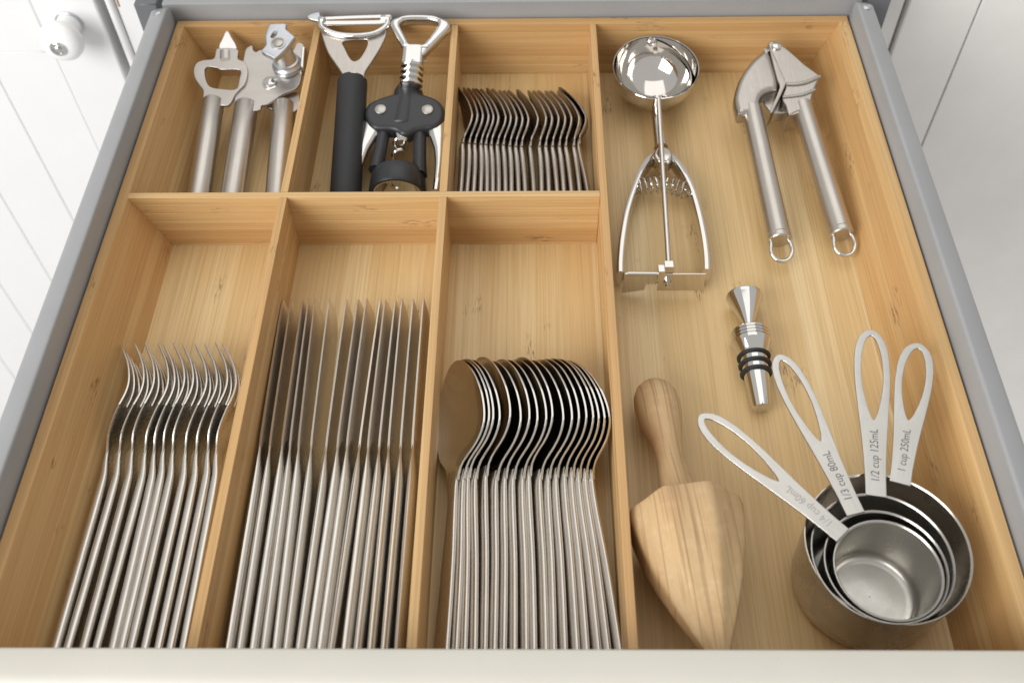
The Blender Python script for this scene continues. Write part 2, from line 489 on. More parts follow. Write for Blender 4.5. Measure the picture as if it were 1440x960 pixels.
h = holder('side_wall', tray); strips_y(h, lin(492.6, 476.6), lambda z: 499.0, -480, -7.5)
h = holder('back_wall', tray); strips_x(h, -7.4, -0.2, 1.0, 499.0, -0.1)
h = holder('front_wall', tray); strips_x(h, -480, FRONT, 7.6, 492.4, -0.6)
for xa, xb in ((104.7, 109.6), (206.5, 211.4)):
    h = holder('divider', tray); strips_y(h, (lambda z, q=xa: q), (lambda z, q=xb: q), -180, -7.5, -0.3)
    h = holder('divider', tray); strips_y(h, (lambda z, q=xa: q), (lambda z, q=xb: q), FRONT, -185, -0.3)
h = holder('divider', tray); strips_y(h, lambda z: 308.8, lambda z: 313.5, FRONT, -7.5, -0.15)
h = holder('divider', tray); strips_x(h, -184.9, -180.1, 6.4, 308.7, -0.45, 0.30)
h = holder('floor_panel', tray)
x = 16.0
while x < 484:
    w = rnd.uniform(15.5, 21)
    part('strip', bevelled(box(x, x + w, -479, -0.5, F - 6, F + jit(0.03)), 0.10), bam_floor, h, 30)
    x += w

# ================================================================== cutlery
def spline(pts):
    """smooth interpolation through (s, value) pairs"""
    def f(s):
        if s <= pts[0][0]: return pts[0][1]
        for i in range(len(pts) - 1):
            if s <= pts[i + 1][0]:
                p0, p1, p2, p3 = pts[max(i - 1, 0)], pts[i], pts[i + 1], pts[min(i + 2, len(pts) - 1)]
                hgt = p2[0] - p1[0]; t = (s - p1[0]) / hgt
                m1 = (p2[1] - p0[1]) / max(p2[0] - p0[0], 1e-6) * hgt; m2 = (p3[1] - p1[1]) / max(p3[0] - p1[0], 1e-6) * hgt
                return ((2 * t ** 3 - 3 * t * t + 1) * p1[1] + (t ** 3 - 2 * t * t + t) * m1 + (-2 * t ** 3 + 3 * t * t) * p2[1] + (t ** 3 - t * t) * m2)
        return pts[-1][1]
    return f
def bar(s0, s1, n, X, Z, hw, ht, ring=14, e=2.6):
    """bar along y: centre x = X(s), z = Z(s), half width hw(s) in z, half thickness ht(s) in x"""
    rings = []
    for i in range(n + 1):
        s = s0 + (s1 - s0) * i / n
        t = Vector((X(s + 0.5) - X(s - 0.5), 1.0, Z(s + 0.5) - Z(s - 0.5))).normalized()
        u = Vector((t.y, -t.x, 0)).normalized()
        rings.append(sring((X(s), s, Z(s)), u, u.cross(t), ht(s), hw(s), ring, e))
    return loft(rings)
def zero(s): return 0.0
def proto_thing(name):
    o = bpy.data.objects.new(name, None); COL.objects.link(o); o['base'] = [0, 0, 0]; o.empty_display_size = 0.01
    return o
def place(root, butt, head, roll):
    M = axis_frame(butt, head, roll); M.translation *= MM
    root.matrix_world = M
def nth(k):
    return ['', 'second ', 'third ', 'fourth ', 'fifth ', 'sixth ', 'seventh ', 'eighth ', 'ninth ', 'tenth ', 'eleventh ', 'twelfth ', 'thirteenth ',
            'fourteenth ', 'fifteenth ', 'sixteenth ', 'seventeenth ', 'eighteenth ', 'nineteenth ', 'twentieth '][k]
def rank_label(i, n, first, last, rest):
    return first if i == 0 else last if i == n - 1 else rest % nth(i)

# ---- forks standing on edge, hollow side facing left
def make_fork():
    r = proto_thing('fork')
    X = spline([(0, 0), (60, 0.4), (105, 0), (119, -1.8), (130, -1.6), (143, 2.4), (155, 5.4), (164, 5.2), (176, 1.4), (186, -4.0), (193, -8.2)])
    hw = spline([(0, 5.5), (2, 6.6), (10, 7.2), (50, 6.5), (90, 5.4), (112, 4.2), (122, 3.8), (128, 4.0)])
    ht = spline([(0, 1.6), (3, 2.4), (60, 2.6), (100, 2.5), (114, 1.8), (122, 1.2), (128, 1.0)])
    part('handle', bar(0, 126, 40, X, zero, hw, ht, 24, 3.6), cutlery_steel, r)
    hh = spline([(118, 3.8), (124, 4.6), (132, 8.4), (140, 11.4), (146, 12.2), (150, 12.4)])
    part('head', bar(119, 149, 18, X, zero, hh, lambda s: 1.0, 16, 3.4), cutlery_steel, r)
    for k, z in enumerate((-10.0, -3.35, 3.35, 10.0)):
        Z = spline([(148, z), (165, z * 0.97), (190, z * 0.86)])
        part('tine', bar(147, 193 - (0.6 if k in (0, 3) else 0), 18, X, Z, spline([(147, 2.7), (160, 2.45), (180, 2.0), (189, 1.3), (193, 0.5)]),
                         spline([(147, 1.0), (170, 0.95), (188, 0.7), (193, 0.3)]), 10, 3), cutlery_steel, r)
    return r
fork = make_fork()
neck = [(28.0, -335.7), (35.1, -335.7), (42.0, -335.7), (49.6, -335.7), (54.3, -335.7), (59.4, -335.7), (65.0, -335.7), (72.3, -335.7), (78.4, -335.7), (84.9, -335.7), (89.5, -335.7)]
tail = [(29.4, -465.8), (35.1, -465.8), (43.2, -465.7), (49.6, -465.7), (57.7, -465.7), (61.9, -465.7), (66.9, -465.7), (73.6, -465.6), (80.3, -465.6), (86.6, -465.6), (92.6, -465.6)]
for i in range(11):
    o = fork if i == 0 else copy_tree(fork)
    (x1, y1), (x0, y0) = neck[i], tail[i]
    bx = x0 + (x0 - x1) / (y0 - y1) * (-474.5 - y0)
    L = Vector((x1 - bx, y1 + 474.5, 0)); head = Vector((bx, -474.5, 0)) + L * 1.0
    dy = jit(1.3)
    place(o, (bx, -474.5 + max(0, dy), F + 8.4), (x1, y1, F + 8.4 + 2.3), math.radians(-6 + jit(3.5)))
    o['label'] = rank_label(i, 11, 'steel dinner fork against the left wall of its compartment', 'steel dinner fork pressed against the divider beside the knives',
                            '%ssteel dinner fork counted from the left wall in the row of eleven')
    o['category'] = 'fork'; o['group'] = 'dinner forks on edge in the tray'

# ---- knives standing on edge, spine up
def make_knife():
    r = proto_thing('knife')
    hw = spline([(0, 6.0), (2, 7.4), (8, 8.2), (50, 8.2), (95, 7.9), (112, 7.7), (122, 7.6), (129, 6.8)])
    ht = spline([(0, 1.5), (3, 2.4), (20, 2.75), (70, 2.9), (100, 2.75), (110, 2.2), (118, 1.35), (124, 0.95), (129, 0.75)])
    part('handle', bar(0, 128, 44, zero, zero, hw, ht, 18, 2.3), cutlery_steel, r)
    rings = []
    top = spline([(116, 6.6), (122, 7.2), (130, 7.9), (180, 8.4), (216, 8.3), (226, 8.0), (228.6, 7.2)])
    bot = spline([(116, -6.8), (124, -7.6), (130, -9.4), (170, -10.2), (208, -10.0), (218, -8.6), (224, -5.2), (227.4, 0.0), (228.6, 5.6)])
    for i in range(34):
        s = 116 + (228.6 - 116) * i / 33
        w = 0.72 if s < 126 else 0.72 - 0.17 * (s - 126) / 102
        t, b_ = top(s), bot(s); g = t - b_; k = min(1, g / 6)
        rings.append([Vector(p) for p in ((-w * 0.8 * k, s, t), (w * 0.8 * k, s, t), (w * k, s, t - 0.3 * k), (w * 0.8 * k, s, b_ + g * 0.4), (0.18 * k, s, b_), (-0.18 * k, s, b_), (-w * 0.8 * k, s, b_ + g * 0.4), (-w * k, s, t - 0.3 * k))])
    part('blade', loft(rings), knife_steel, r, 50)
    return r
knife = make_knife()
tips = [(110.5, -245.5), (115.9, -245.5), (123.0, -245.6), (126.6, -245.6), (130.6, -245.6), (139.4, -245.6), (150.1, -245.7), (157.2, -245.7), (162.5, -245.7), (171.2, -245.7), (174.2, -245.8), (180.6, -245.8), (184.6, -245.8), (191.5, -245.8), (197.9, -245.8)]
tail = [(114.7, -466.2), (120.6, -466.2), (126.9, -466.2), (132.5, -466.2), (138.1, -466.2), (143.5, -466.2), (149.7, -466.1), (154.6, -466.1), (160.0, -466.1), (165.7, -466.1), (172.0, -466.1), (178.3, -466.0), (184.9, -466.0), (191.5, -466.0), (198.2, -466.0)]
for i in range(15):
    o = knife if i == 0 else copy_tree(knife)
    (x1, y1), (x0, y0) = tips[i], tail[i]
    bx = x0 + (x0 - x1) / (y0 - y1) * (-474.8 - y0)
    lean = 13 + jit(2.0) + (4 if i in (7, 8, 10) else -6 if i == 9 else 0); dx = 8.2 * math.sin(math.radians(lean))
    place(o, (bx + dx, -474.8 + rnd.uniform(0, 1.2), F + 9.6), (x1 + dx, y1, F + 10.2), math.radians(-lean))
    o['label'] = rank_label(i, 15, 'steel dinner knife against the divider beside the forks', 'steel dinner knife against the divider beside the tablespoons',
                            '%ssteel dinner knife counted from the forks in the row of fifteen')
    o['category'] = 'knife'; o['group'] = 'dinner knives on edge in the tray'

# ---- spoons leaning on edge, hollow side facing left and up
def make_spoon(name, s_neck, s_mid, s_tip, half, deep, hw0, hwn, ht0, X, m_handle, m_bowl, thick=1.5, tipw=(0.94, 0.70, 0.42, 0.21)):
    r = proto_thing(name)
    hw = spline([(0, hw0 * 0.7), (2, hw0 * 0.9), (9, hw0), (s_neck * 0.5, hw0 * 0.86), (s_neck * 0.85, hw0 * 0.6), (s_neck, hwn), (s_neck + 6, hwn * 1.2)])
    ht = spline([(0, ht0 * 0.6), (3, ht0 * 0.95), (s_neck * 0.5, ht0), (s_neck * 0.9, ht0 * 0.95), (s_neck + 6, thick * 0.5)])
    part('handle', bar(0, s_neck + 2, 40, X, zero, hw, ht, 24, 3.2), m_handle, r)
    # teardrop bowl: rows along s, columns across; outer and inner surface joined round the rim
    Wd = spline([(s_neck - 6, hwn), (s_neck, hwn * 1.12), (s_neck + (s_mid - s_neck) * 0.22, half * 0.38), (s_neck + (s_mid - s_neck) * 0.5, half * 0.74),
                 (s_neck + (s_mid - s_neck) * 0.78, half * 0.93), (s_mid, half), (s_mid + (s_tip - s_mid) * 0.4, half * tipw[0]), (s_mid + (s_tip - s_mid) * 0.72, half * tipw[1]),
                 (s_mid + (s_tip - s_mid) * 0.9, half * tipw[2]), (s_mid + (s_tip - s_mid) * 0.975, half * tipw[3]), (s_tip, 0.3)])
    Dp = spline([(s_neck - 6, 0), (s_neck + 2, 0.1), (s_neck + (s_mid - s_neck) * 0.4, deep * 0.5), (s_mid - 2, deep), (s_mid + (s_tip - s_mid) * 0.4, deep * 0.85), (s_mid + (s_tip - s_mid) * 0.8, deep * 0.3), (s_tip, 0)])
    nsr = 30; rings = []
    for i in range(nsr + 1):
        q = i / nsr; q = 1 - (1 - q) ** 1.35
        s = (s_neck - 4) + (s_tip - s_neck + 4) * q
        w, d = Wd(s), Dp(s)
        us = [-1 + 2 * k / 14 for k in range(15)]
        outer = [Vector((X(s) + d * (1 - abs(u) ** 2.2) + thick * 0.5, s, u * w)) for u in us]
        inner = [Vector((X(s) + d * (1 - abs(u) ** 2.2) - thick * 0.5, s, u * w * 0.985)) for u in reversed(us)]
        rings.append(outer + [Vector((X(s), s, w + 0.3))] + inner + [Vector((X(s), s, -w - 0.3))])
    part('bowl', loft(rings), m_bowl, r, 60)
    return r
Xs = spline([(0, 0), (60, 0.6), (88, 0.3), (101, -0.6), (110, 0.0), (124, 2.2), (138, 2.2), (173, -4.5)])
spoon = make_spoon('tablespoon', 103, 130, 173, 20.5, 7.5, 5.6, 4.5, 1.7, Xs, cutlery_steel, bowl_steel)
rim = [(238.7, -351.0), (241.3, -351.0), (243.6, -351.0), (247.1, -351.0), (252.8, -351.0), (258.6, -351.0), (263.4, -351.0), (267.8, -351.0), (272.6, -351.0), (276.0, -351.0), (281.9, -351.0), (286.7, -351.0), (290.5, -351.0), (294.5, -351.0), (298.2, -351.0), (301.2, -351.0), (304.3, -351.0), (307.0, -351.0)]
tail = [(219.6, -464.1), (224.2, -464.1), (228.8, -464.1), (233.7, -464.1), (238.6, -464.1), (243.5, -464.1), (249.1, -464.0), (254.0, -464.0), (258.6, -464.0), (263.5, -464.0), (268.8, -464.0), (273.7, -464.0), (278.9, -463.9), (283.8, -463.9), (289.1, -463.9), (294.3, -463.9), (299.9, -463.9), (306.2, -463.9)]
ALPHA = 40
for i in range(18):
    o = spoon if i == 0 else copy_tree(spoon)
    roll = ALPHA + (2.5 if i == 0 else jit(1.0))
    cx = rim[i][0] - 20.5 * math.sin(math.radians(roll)) - 1.5
    bx = tail[i][0] + jit(1.1)
    dy = (0, 0.5, 1.0, 0.4, 2.4, -0.6, 0.8, 0.2, 0.6, 2.2, 0, 0.5, 1.0, 1.4, 1.2, 0.8, 0.6, 0.2)[i]
    place(o, (bx, -473.0 + dy, F + 8.0), (cx, -342 + dy, F + 20.5), math.radians(roll))
    o['label'] = rank_label(i, 18, 'steel tablespoon beside the knives, its whole hollow bowl showing', 'steel tablespoon against the long divider, at the end of its row',
                            '%ssteel tablespoon counted from the knives in the nested row of eighteen')
    o['category'] = 'spoon'; o['group'] = 'tablespoons nested on edge in the tray'

Xt = spline([(0, 0), (45, 0.5), (62, 0.2), (71, -0.5), (78, 0.7), (86, 3.3), (94, 3.5), (110, -0.4), (129, -7.5)])
tea = make_spoon('teaspoon', 74, 91, 129, 11.4, 4.4, 5.0, 4.2, 2.0, Xt, tea_steel, tea_steel, 1.4, (0.80, 0.48, 0.24, 0.11))
rim = [(223.1, -93.2), (226.8, -93.3), (230.6, -93.3), (234.6, -93.3), (238.1, -93.4), (241.6, -93.4), (247.0, -93.4), (250.5, -93.5), (254.5, -93.5), (258.7, -93.5), (262.9, -93.6), (269.9, -93.6), (275.5, -93.7), (279.7, -93.7), (284.4, -93.8), (289.0, -93.8), (293.4, -93.9), (298.8, -93.9), (304.0, -94.0)]
tail = [(215.7, -141.7), (220.3, -141.8), (224.9, -141.8), (229.8, -141.8), (234.1, -141.9), (238.2, -141.9), (242.0, -141.9), (246.8, -142.0), (251.1, -142.0), (255.9, -142.0), (260.5, -142.1), (266.1, -142.1), (271.7, -142.1), (276.8, -142.2), (282.4, -142.2), (287.1, -142.2), (292.4, -142.3), (298.1, -142.3), (303.1, -142.4)]
for i in range(19):
    o = tea if i == 0 else copy_tree(tea)
    roll = 8 + jit(3.5) + (14 if i == 18 else 5 if i in (0, 6, 11) else 0)
    cx = rim[i][0] - 11.4 * math.sin(math.radians(roll)) - 3.4
    # the handle's visible end lies at y about -150; run it on to the divider
    bx = tail[i][0] + (tail[i][0] - cx) * 0.25
    dy = (6, 5.6, 5, 4.6, 4.2, 3.8, 3.8, 3.6, 2.6, 2.0, 1.8, 0.8, 0.8, 0.4, 0.4, 0.2, 0.2, 0.2, 4.2)[i] - 2
    place(o, (bx, -175.5 + max(0, dy), F + 6.3), (cx, -80 + dy, F + 12.6), math.radians(roll))
    o['label'] = rank_label(i, 19, 'worn steel teaspoon against the divider beside the corkscrew', 'worn steel teaspoon nearest the ice cream scoop, tilted away from its row',
                            '%sworn steel teaspoon counted from the corkscrew in the row of nineteen')
    o['category'] = 'teaspoon'; o['group'] = 'teaspoons on edge in the tray'

# ================================================================== bottle opener and can opener
op = thing('bottle_opener', 'steel bottle opener with pointed can piercer and round tube handle', 'opener', (45, -100, F))
local_part('handle', lathe([(0, 3.0), (0.1, 7.2), (1, 7.8), (86, 8.0), (88, 7.2), (88.4, 3)], (0, 0, 0), (0, 1, 0), 40), tube_steel, op, axis_frame((36.2, -68.8, -19.1), (36.5, -144.3, -35.7)))
hd = plate([(33.3, -28.4, -6.3), (35.2, -25.8, -5.7), (48.8, -26.6, -5.8), (50.6, -35.3, -7.8), (55.9, -38.4, -8.4), (59.2, -46.6, -10.3), (58.6, -57.1, -12.6), (55.5, -62.2, -13.7), (52.3, -67.4, -14.8), (50.3, -73.7, -16.2), (46.5, -76.5, -16.8), (31.2, -73.6, -16.2), (28.8, -63.6, -14.0), (24.8, -58.1, -12.8), (20.9, -51.8, -11.4), (19.2, -45.0, -9.9), (20.6, -39.0, -8.6), (25.1, -36.4, -8.0), (32.6, -35.1, -7.7)],
           [[(27.4, -45.0, -9.9), (30.3, -42.4, -9.3), (35.8, -43.4, -9.5), (39.9, -45.1, -9.9), (52.9, -45.5, -10.0), (53.7, -54.4, -12.0), (52.3, -62.2, -13.7), (42.6, -62.1, -13.7), (34.3, -60.4, -13.3), (30.1, -55.5, -12.2)]], 2.6, 0.6)
part('head', hd, plate_steel, op)
tipm = plate([(39.4, -10.3, -1.6), (43.4, -16.2, -3.4), (48.5, -25.4, -6.1), (41.9, -26.9, -6.6), (35.0, -24.9, -6.0), (36.9, -17.4, -3.7)], [], 2.0, 0.4, sub=2)
part('piercer', tipm, chrome, op)
part('spine', tube([(40.3, -28.5, -5.7), (41.3, -36.5, -7.4)], 3.6, 12, ry=1.6), plate_steel, op)

co = thing('can_opener', 'hand-held can opener with two steel tube handles and turning key', 'can opener', (80, -100, F))
pl = plate([(53.1, -75.7, -18.1), (53.1, -53.0, -13.6), (53.9, -35.3, -10.1), (54.4, -24.9, -8.0), (57.0, -21.3, -7.3), (59.0, -21.1, -7.2), (60.0, -24.9, -8.0), (62.5, -26.9, -8.4), (66.2, -25.0, -8.0), (75.0, -28.4, -8.7), (87.3, -28.5, -8.7), (90.0, -25.2, -8.0), (92.0, -18.6, -6.7), (96.2, -19.7, -6.9), (97.5, -25.3, -8.1), (97.6, -56.6, -14.3), (86.7, -65.0, -16.0), (76.2, -74.1, -17.8), (72.0, -75.1, -18.0), (70.0, -79.6, -18.9)], [], 2.6, 0.5, sub=3)
part('jaw_plate', pl, plate_steel, co)
pl2 = plate([(74.3, -70.5, -22.1), (84.6, -62.7, -20.5), (91.5, -58.5, -19.7), (96.6, -61.2, -20.2), (97.1, -73.8, -22.8), (87.9, -76.9, -23.4), (78.1, -73.7, -22.7)], [], 2.6, 0.5, sub=3)
part('lower_plate', pl2, plate_steel, co)
for a, b in (((59.5, -140.6, -36.1), (59.7, -69.6, -21.9)), ((89.3, -138.2, -38.6), (85.9, -66.9, -24.4))):
    local_part('handle', lathe([(0, 3), (0.1, 7.8), (1, 8.4), (84, 8.5), (86, 7.6), (86.4, 3)], (0, 0, 0), (0, 1, 0), 40), tube_steel, co, axis_frame(b, a))
rv = (76.2, -55.3, -14.1)
part('rivet', lathe([(-1, 6.0), (0.4, 6.0), (0.7, 4.6), (1.6, 4.3), (2.3, 3.2), (2.5, 0.3)], rv, (rv[0], rv[1] - 2, rv[2] + 10), 24), chrome, co)
ka = (87.3, -40.6, -10.1); kt = (86.5, -41.8, 10.6)
ka_v, kt_v = V(ka), V(kt); kax = (kt_v - ka_v).normalized(); kl = (kt_v - ka_v).length
part('spindle', lathe([(-2, 10.8), (1.5, 10.8), (2.6, 9.6), (4.5, 9.2), (5.2, 8.0), (9, 7.4), (kl - 3, 6.4), (kl, 6.0)], ka, kt, 32), grey_cast, co)
key = plate([(76.9, -27.7, 15.5), (78.8, -26.1, 15.8), (87.4, -25.8, 15.8), (89.7, -27.3, 15.5), (90.1, -31.6, 14.7), (96.4, -37.6, 13.5), (96.1, -40.3, 12.9), (90.8, -50.3, 10.9), (85.3, -57.4, 9.5), (83.1, -56.8, 9.6), (74.5, -51.4, 10.7), (74.7, -49.1, 11.2), (76.7, -44.9, 12.0), (75.2, -37.4, 13.5)], [[(79.7, -38.0, 13.4), (81.0, -34.2, 14.2), (82.6, -33.2, 14.4), (83.2, -35.9, 13.8), (81.6, -39.1, 13.2)]], 5.0, 1.2, sub=2)
kpart = part('turning_key', key, grey_cast, co)
kc = (85.7, -44.6, 12.4)
part('key_bolt', join(lathe([(-1, 5.4), (0.1, 5.4), (0.2, 4.2), (-0.4, 4.0)], kc, (kc[0], kc[1] - 2, kc[2] + 10), 24), lathe([(-1, 3.6), (0.6, 3.6), (1.0, 2.8), (1.1, 0.2)], kc, (kc[0], kc[1] - 2, kc[2] + 10), 20)), plate_steel, kpart)
part('side_lug', tube([(98.4, -26.3, -7.3), (98.6, -35.1, -9.0), (99.1, -47.5, -11.5)], 1.7, 8, ry=3.2), chrome, co)

# ================================================================== peeler and corkscrew
pe = thing('peeler', 'steel swivel peeler with black rubber handle leaning on the tray rim', 'peeler', (140, -100, F))
local_part('handle', lathe([(0, 5), (0.1, 9.4), (1.0, 10.4), (3, 10.7), (60, 10.7), (112, 10.7), (115, 9.6), (116, 6)], (0, 0, 0), (0, 1, 0), 40), rubber, pe, axis_frame((136.7, -56.5, -11.3), (138.7, -146.8, -30.5)))
part('ferrule', lathe([(0, 8.4), (3.0, 8.2), (4.2, 6.5), (4.4, 2)], (137.3, -59.8, -10.0), (137.3, -53.8, -7.8), 28), chrome, pe)
hd = plate([(132.0, -62.2, -6.7), (130.4, -57.7, -5.7), (125.7, -49.9, -4.0), (118.3, -38.2, -1.4), (113.5, -25.7, 1.3), (110.7, -15.3, 3.6), (111.2, -12.5, 4.3), (113.8, -15.8, 3.5), (123.4, -20.7, 2.5), (136.4, -22.3, 2.1), (149.2, -20.7, 2.4), (156.6, -16.2, 3.4), (159.5, -12.0, 4.4), (160.1, -13.9, 3.9), (159.5, -21.5, 2.3), (156.1, -33.1, -0.3), (150.8, -45.3, -3.0), (146.2, -55.1, -5.1), (145.1, -62.3, -6.7)],
           [[(128.1, -28.4, 0.8), (133.7, -26.4, 1.2), (140.5, -26.0, 1.3), (145.7, -26.5, 1.2), (146.0, -31.7, 0.0), (143.3, -39.5, -1.7), (140.2, -44.3, -2.7), (136.7, -44.8, -2.9), (133.4, -40.5, -1.9), (130.3, -33.8, -0.4)]], 3.0, 0.9, sub=4)
part('frame', hd, brushed, pe)
part('guard_bar', tube([(111.2, -8.8, 6.6), (111.3, -14.1, 5.4), (113.9, -18.4, 4.5), (123.8, -23.0, 3.4), (136.8, -24.7, 3.1), (149.6, -23.2, 3.4), (156.9, -18.8, 4.4), (160.1, -14.1, 5.4), (160.1, -8.4, 6.7)], 2.3, 12, sub=4), chrome, pe)
bl = plate([(112.8, -8.6, 7.1), (115.0, -7.7, 7.3), (156.2, -6.2, 7.6), (159.0, -7.9, 7.3), (159.4, -11.3, 6.5), (156.3, -13.6, 6.0), (143.0, -14.0, 5.9), (115.5, -14.2, 5.9), (112.9, -12.2, 6.3)], [[(115.5, -9.6, 6.9), (155.9, -8.3, 7.2), (156.4, -9.8, 6.8), (153.4, -11.2, 6.5), (116.5, -11.5, 6.5)]], 1.2, 0.3, sub=2)
part('blade', bl, chrome, pe)
for q in ([(109.4, -9.3, 6.9), (114.1, -10.8, 6.6)], [(155.2, -9.0, 7.0), (163.2, -8.7, 7.1)]):
    part('pivot', lathe([(0, 2.0), (1, 2.6), ((V(q[1]) - V(q[0])).length - 1, 2.6), ((V(q[1]) - V(q[0])).length, 1.8)], q[0], q[1], 16), chrome, pe)
part('eye_remover', plate([(100.5, -7.9, 8.3), (102.7, -5.4, 8.8), (108.6, -3.2, 9.3), (110.2, -5.6, 8.8), (110.7, -11.4, 7.5), (108.6, -11.8, 7.4), (103.1, -10.2, 7.8)], [], 3.0, 1.1, sub=3), grey_cast, pe)

ck = thing('corkscrew', 'winged corkscrew with charcoal body and polished chrome handle', 'corkscrew', (170, -100, F))
ring_ = plate([(162.6, -13.4, 8.0), (165.0, -10.1, 8.8), (172.5, -7.9, 9.3), (183.9, -7.5, 9.4), (195.4, -8.7, 9.1), (203.1, -11.7, 8.4), (206.3, -15.8, 7.5), (205.3, -20.2, 6.6), (199.9, -27.6, 4.9), (192.4, -37.6, 2.7), (187.4, -43.5, 1.4), (185.8, -42.1, 1.7), (175.4, -42.0, 1.8), (172.1, -36.0, 3.1), (166.2, -24.8, 5.5), (162.8, -17.7, 7.1)],
              [[(169.7, -15.7, 7.5), (172.0, -12.4, 8.3), (180.3, -11.5, 8.5), (191.7, -12.1, 8.3), (196.5, -14.0, 7.9), (197.1, -16.6, 7.3), (193.7, -23.7, 5.8), (188.4, -32.0, 4.0), (185.5, -34.3, 3.5), (178.4, -34.2, 3.5), (175.9, -29.8, 4.4), (171.3, -19.9, 6.6)]], 8.5, 2.8, sub=5)
part('handle', ring_, chrome, ck)
part('foil_slot', plate([(173.2, -34.5, 4.0), (176.9, -34.6, 4.0), (178.5, -36.1, 3.7), (187.5, -36.1, 3.7), (188.9, -34.9, 3.9), (191.6, -35.2, 3.8), (191.3, -37.3, 3.4), (189.1, -38.2, 3.2), (174.8, -37.1, 3.4)], [], 1.6, 0.5, sub=2), chrome, ck)
na, nb = (180.3, -34.7, -1.6), (179.6, -68.4, -9.1)
part('shaft', tube([na, (179.9, -49.9, -5.0)], 7.6, 20, ry=5.5, e=5), chrome, ck)
nm = (179.9, -48.0, -4.6); ln = (V(nb) - V(nm)).length
part('ridged_neck', lathe([(k * ln / 32, 6.9 + 1.5 * math.cos(k * 2 * math.pi * 4 / 32 + 2.2)) for k in range(33)], nm, nb, 32), chrome, ck)
bd = plate([(173.3, -68.8, -9.1), (183.9, -68.9, -9.2), (186.5, -71.6, -9.8), (196.4, -75.8, -10.7), (202.0, -80.9, -11.8), (204.7, -87.4, -13.2), (203.8, -94.8, -14.9), (200.2, -99.7, -15.9), (195.7, -101.9, -16.4), (190.8, -102.3, -16.5), (184.2, -104.0, -16.9), (179.4, -106.9, -17.5), (174.5, -106.9, -17.5), (169.3, -102.9, -16.6), (159.3, -102.4, -16.5), (154.3, -101.3, -16.3), (149.8, -95.9, -15.1), (147.6, -88.9, -13.6), (148.6, -83.0, -12.2), (152.8, -78.2, -11.2), (162.6, -73.5, -10.2), (170.9, -71.0, -9.6)],
           [], 13, 3.6, sub=4)
part('body', bd, plastic, ck)
ca, cb = (177.6, -57.9, -16.9), (174.1, -95.1, -25.1)
cl = (V(cb) - V(ca)).length
part('sleeve', lathe([(0, 7.6), (1, 8.8), (6, 10.6), (cl - 1, 11.2), (cl, 10.4), (cl + 0.1, 5)], ca, cb, 36), plastic, ck)
for px in [(159.2, -86.6, -12.7), (192.4, -87.2, -12.8)]:
    part('rivet', lathe([(-1.5, 4.0), (0.5, 4.0), (0.9, 3.4), (1.0, 0.2)], px, (px[0], px[1] - 2.2, px[2] + 10), 28), plate_steel, ck)
for q in ([(161.4, -94.6, -22.8), (160.6, -104.5, -25.0), (159.3, -116.2, -27.6), (157.9, -129.6, -30.5)], [(186.8, -94.8, -22.9), (187.0, -104.7, -25.0), (187.5, -118.3, -28.0), (188.0, -133.6, -31.4)]):
    part('column', tube(q, [5.2, 4.6, 4.6, 5.4], 14, sub=5, ry=[5.5, 5, 5, 7]), plastic, ck)
ba, bb = (173.0, -129.2, -34.4), (173.1, -154.6, -40.0)
bu = (V(bb) - V(ba)).normalized()
part('bell', lathe([(0, 15.0), (0, 17.4), (1.5, 18.6), (8, 19.4), (15, 19.8), (16.5, 19.0), (16.5, 17.0), (15, 16.2), (2, 15.0)], ba, bb, 44, cap=False), plastic, ck)
part('bell_lining', lathe([(1.2, 14.9), (1.2, 14.2), (16.0, 15.4), (16.0, 16.6)], ba, bb, 44, cap=False), chrome, ck)
sa = (174.2, -92.3, -22.3)
part('screw_shank', tube([(174.6, -94.6, -21.8), (174.7, -101.5, -23.3), (174.8, -107.9, -24.7)], [6.2, 6.0, 4.0], 12, sub=4, ry=[6, 5.5, 3.5]), chrome, ck)
part('screw_worm', helix((173.2, -104.5, -26.0), (171.4, -139.7, -35.7), 4.2, 3.6, 1.25), chrome, ck)
part('lever', tube([(152.9, -93.3, -20.0), (151.3, -102.7, -22.1), (148.4, -114.4, -24.7), (146.8, -126.0, -27.2), (145.9, -136.4, -29.5), (145.7, -148.6, -32.2)], [7.0, 6.2, 4.2, 3.0, 2.6, 2.4], 12, sub=5, ry=[3, 3.5, 4, 4, 4, 4], e=2.6), chrome, ck)
part('lever', tube([(198.5, -93.7, -20.1), (199.8, -103.1, -22.2), (201.4, -114.8, -24.7), (201.7, -126.3, -27.3), (201.2, -136.7, -29.6), (200.2, -148.9, -32.3)], [7.0, 6.2, 4.0, 3.0, 2.6, 2.4], 12, sub=5, ry=[3, 3.5, 4, 4, 4, 4], e=2.6), chrome, ck)

# ================================================================== ice cream scoop
sp = thing('ice_cream_scoop', 'polished steel ice cream scoop with squeeze handles and round bowl', 'scoop', (356, -140, F))
RC = Vector((356.2, -41.6, -13.5)); tilt = math.radians(7)
nv = Vector((0, -math.sin(tilt), math.cos(tilt)))
R0 = 30.6
prof = [(0.6, R0), (0.9, R0 + 0.5), (0.4, R0 + 0.9), (-0.6, R0 + 0.6)]
for k in range(1, 17):
    a = math.pi / 2 * k / 16; prof.append((-0.6 - 30.4 * math.sin(a), max(0.3, (R0 + 0.3) * math.cos(a))))
for k in range(16, -1, -1):
    a = math.pi / 2 * k / 16; prof.append((-29.8 * math.sin(a) + 0.4, max(0.25, (R0 - 0.6) * math.cos(a))))
part('bowl', lathe(prof, RC, RC + nv, 72, cap=False), scoop_steel, sp, 50)
ex = Vector((1, 0, 0)); ey = nv.cross(ex)
def inbowl(az, el, r=29.0): return RC + (ex * math.cos(az) + ey * math.sin(az)) * (r * math.cos(el)) - nv * (r * math.sin(el))
rings = []
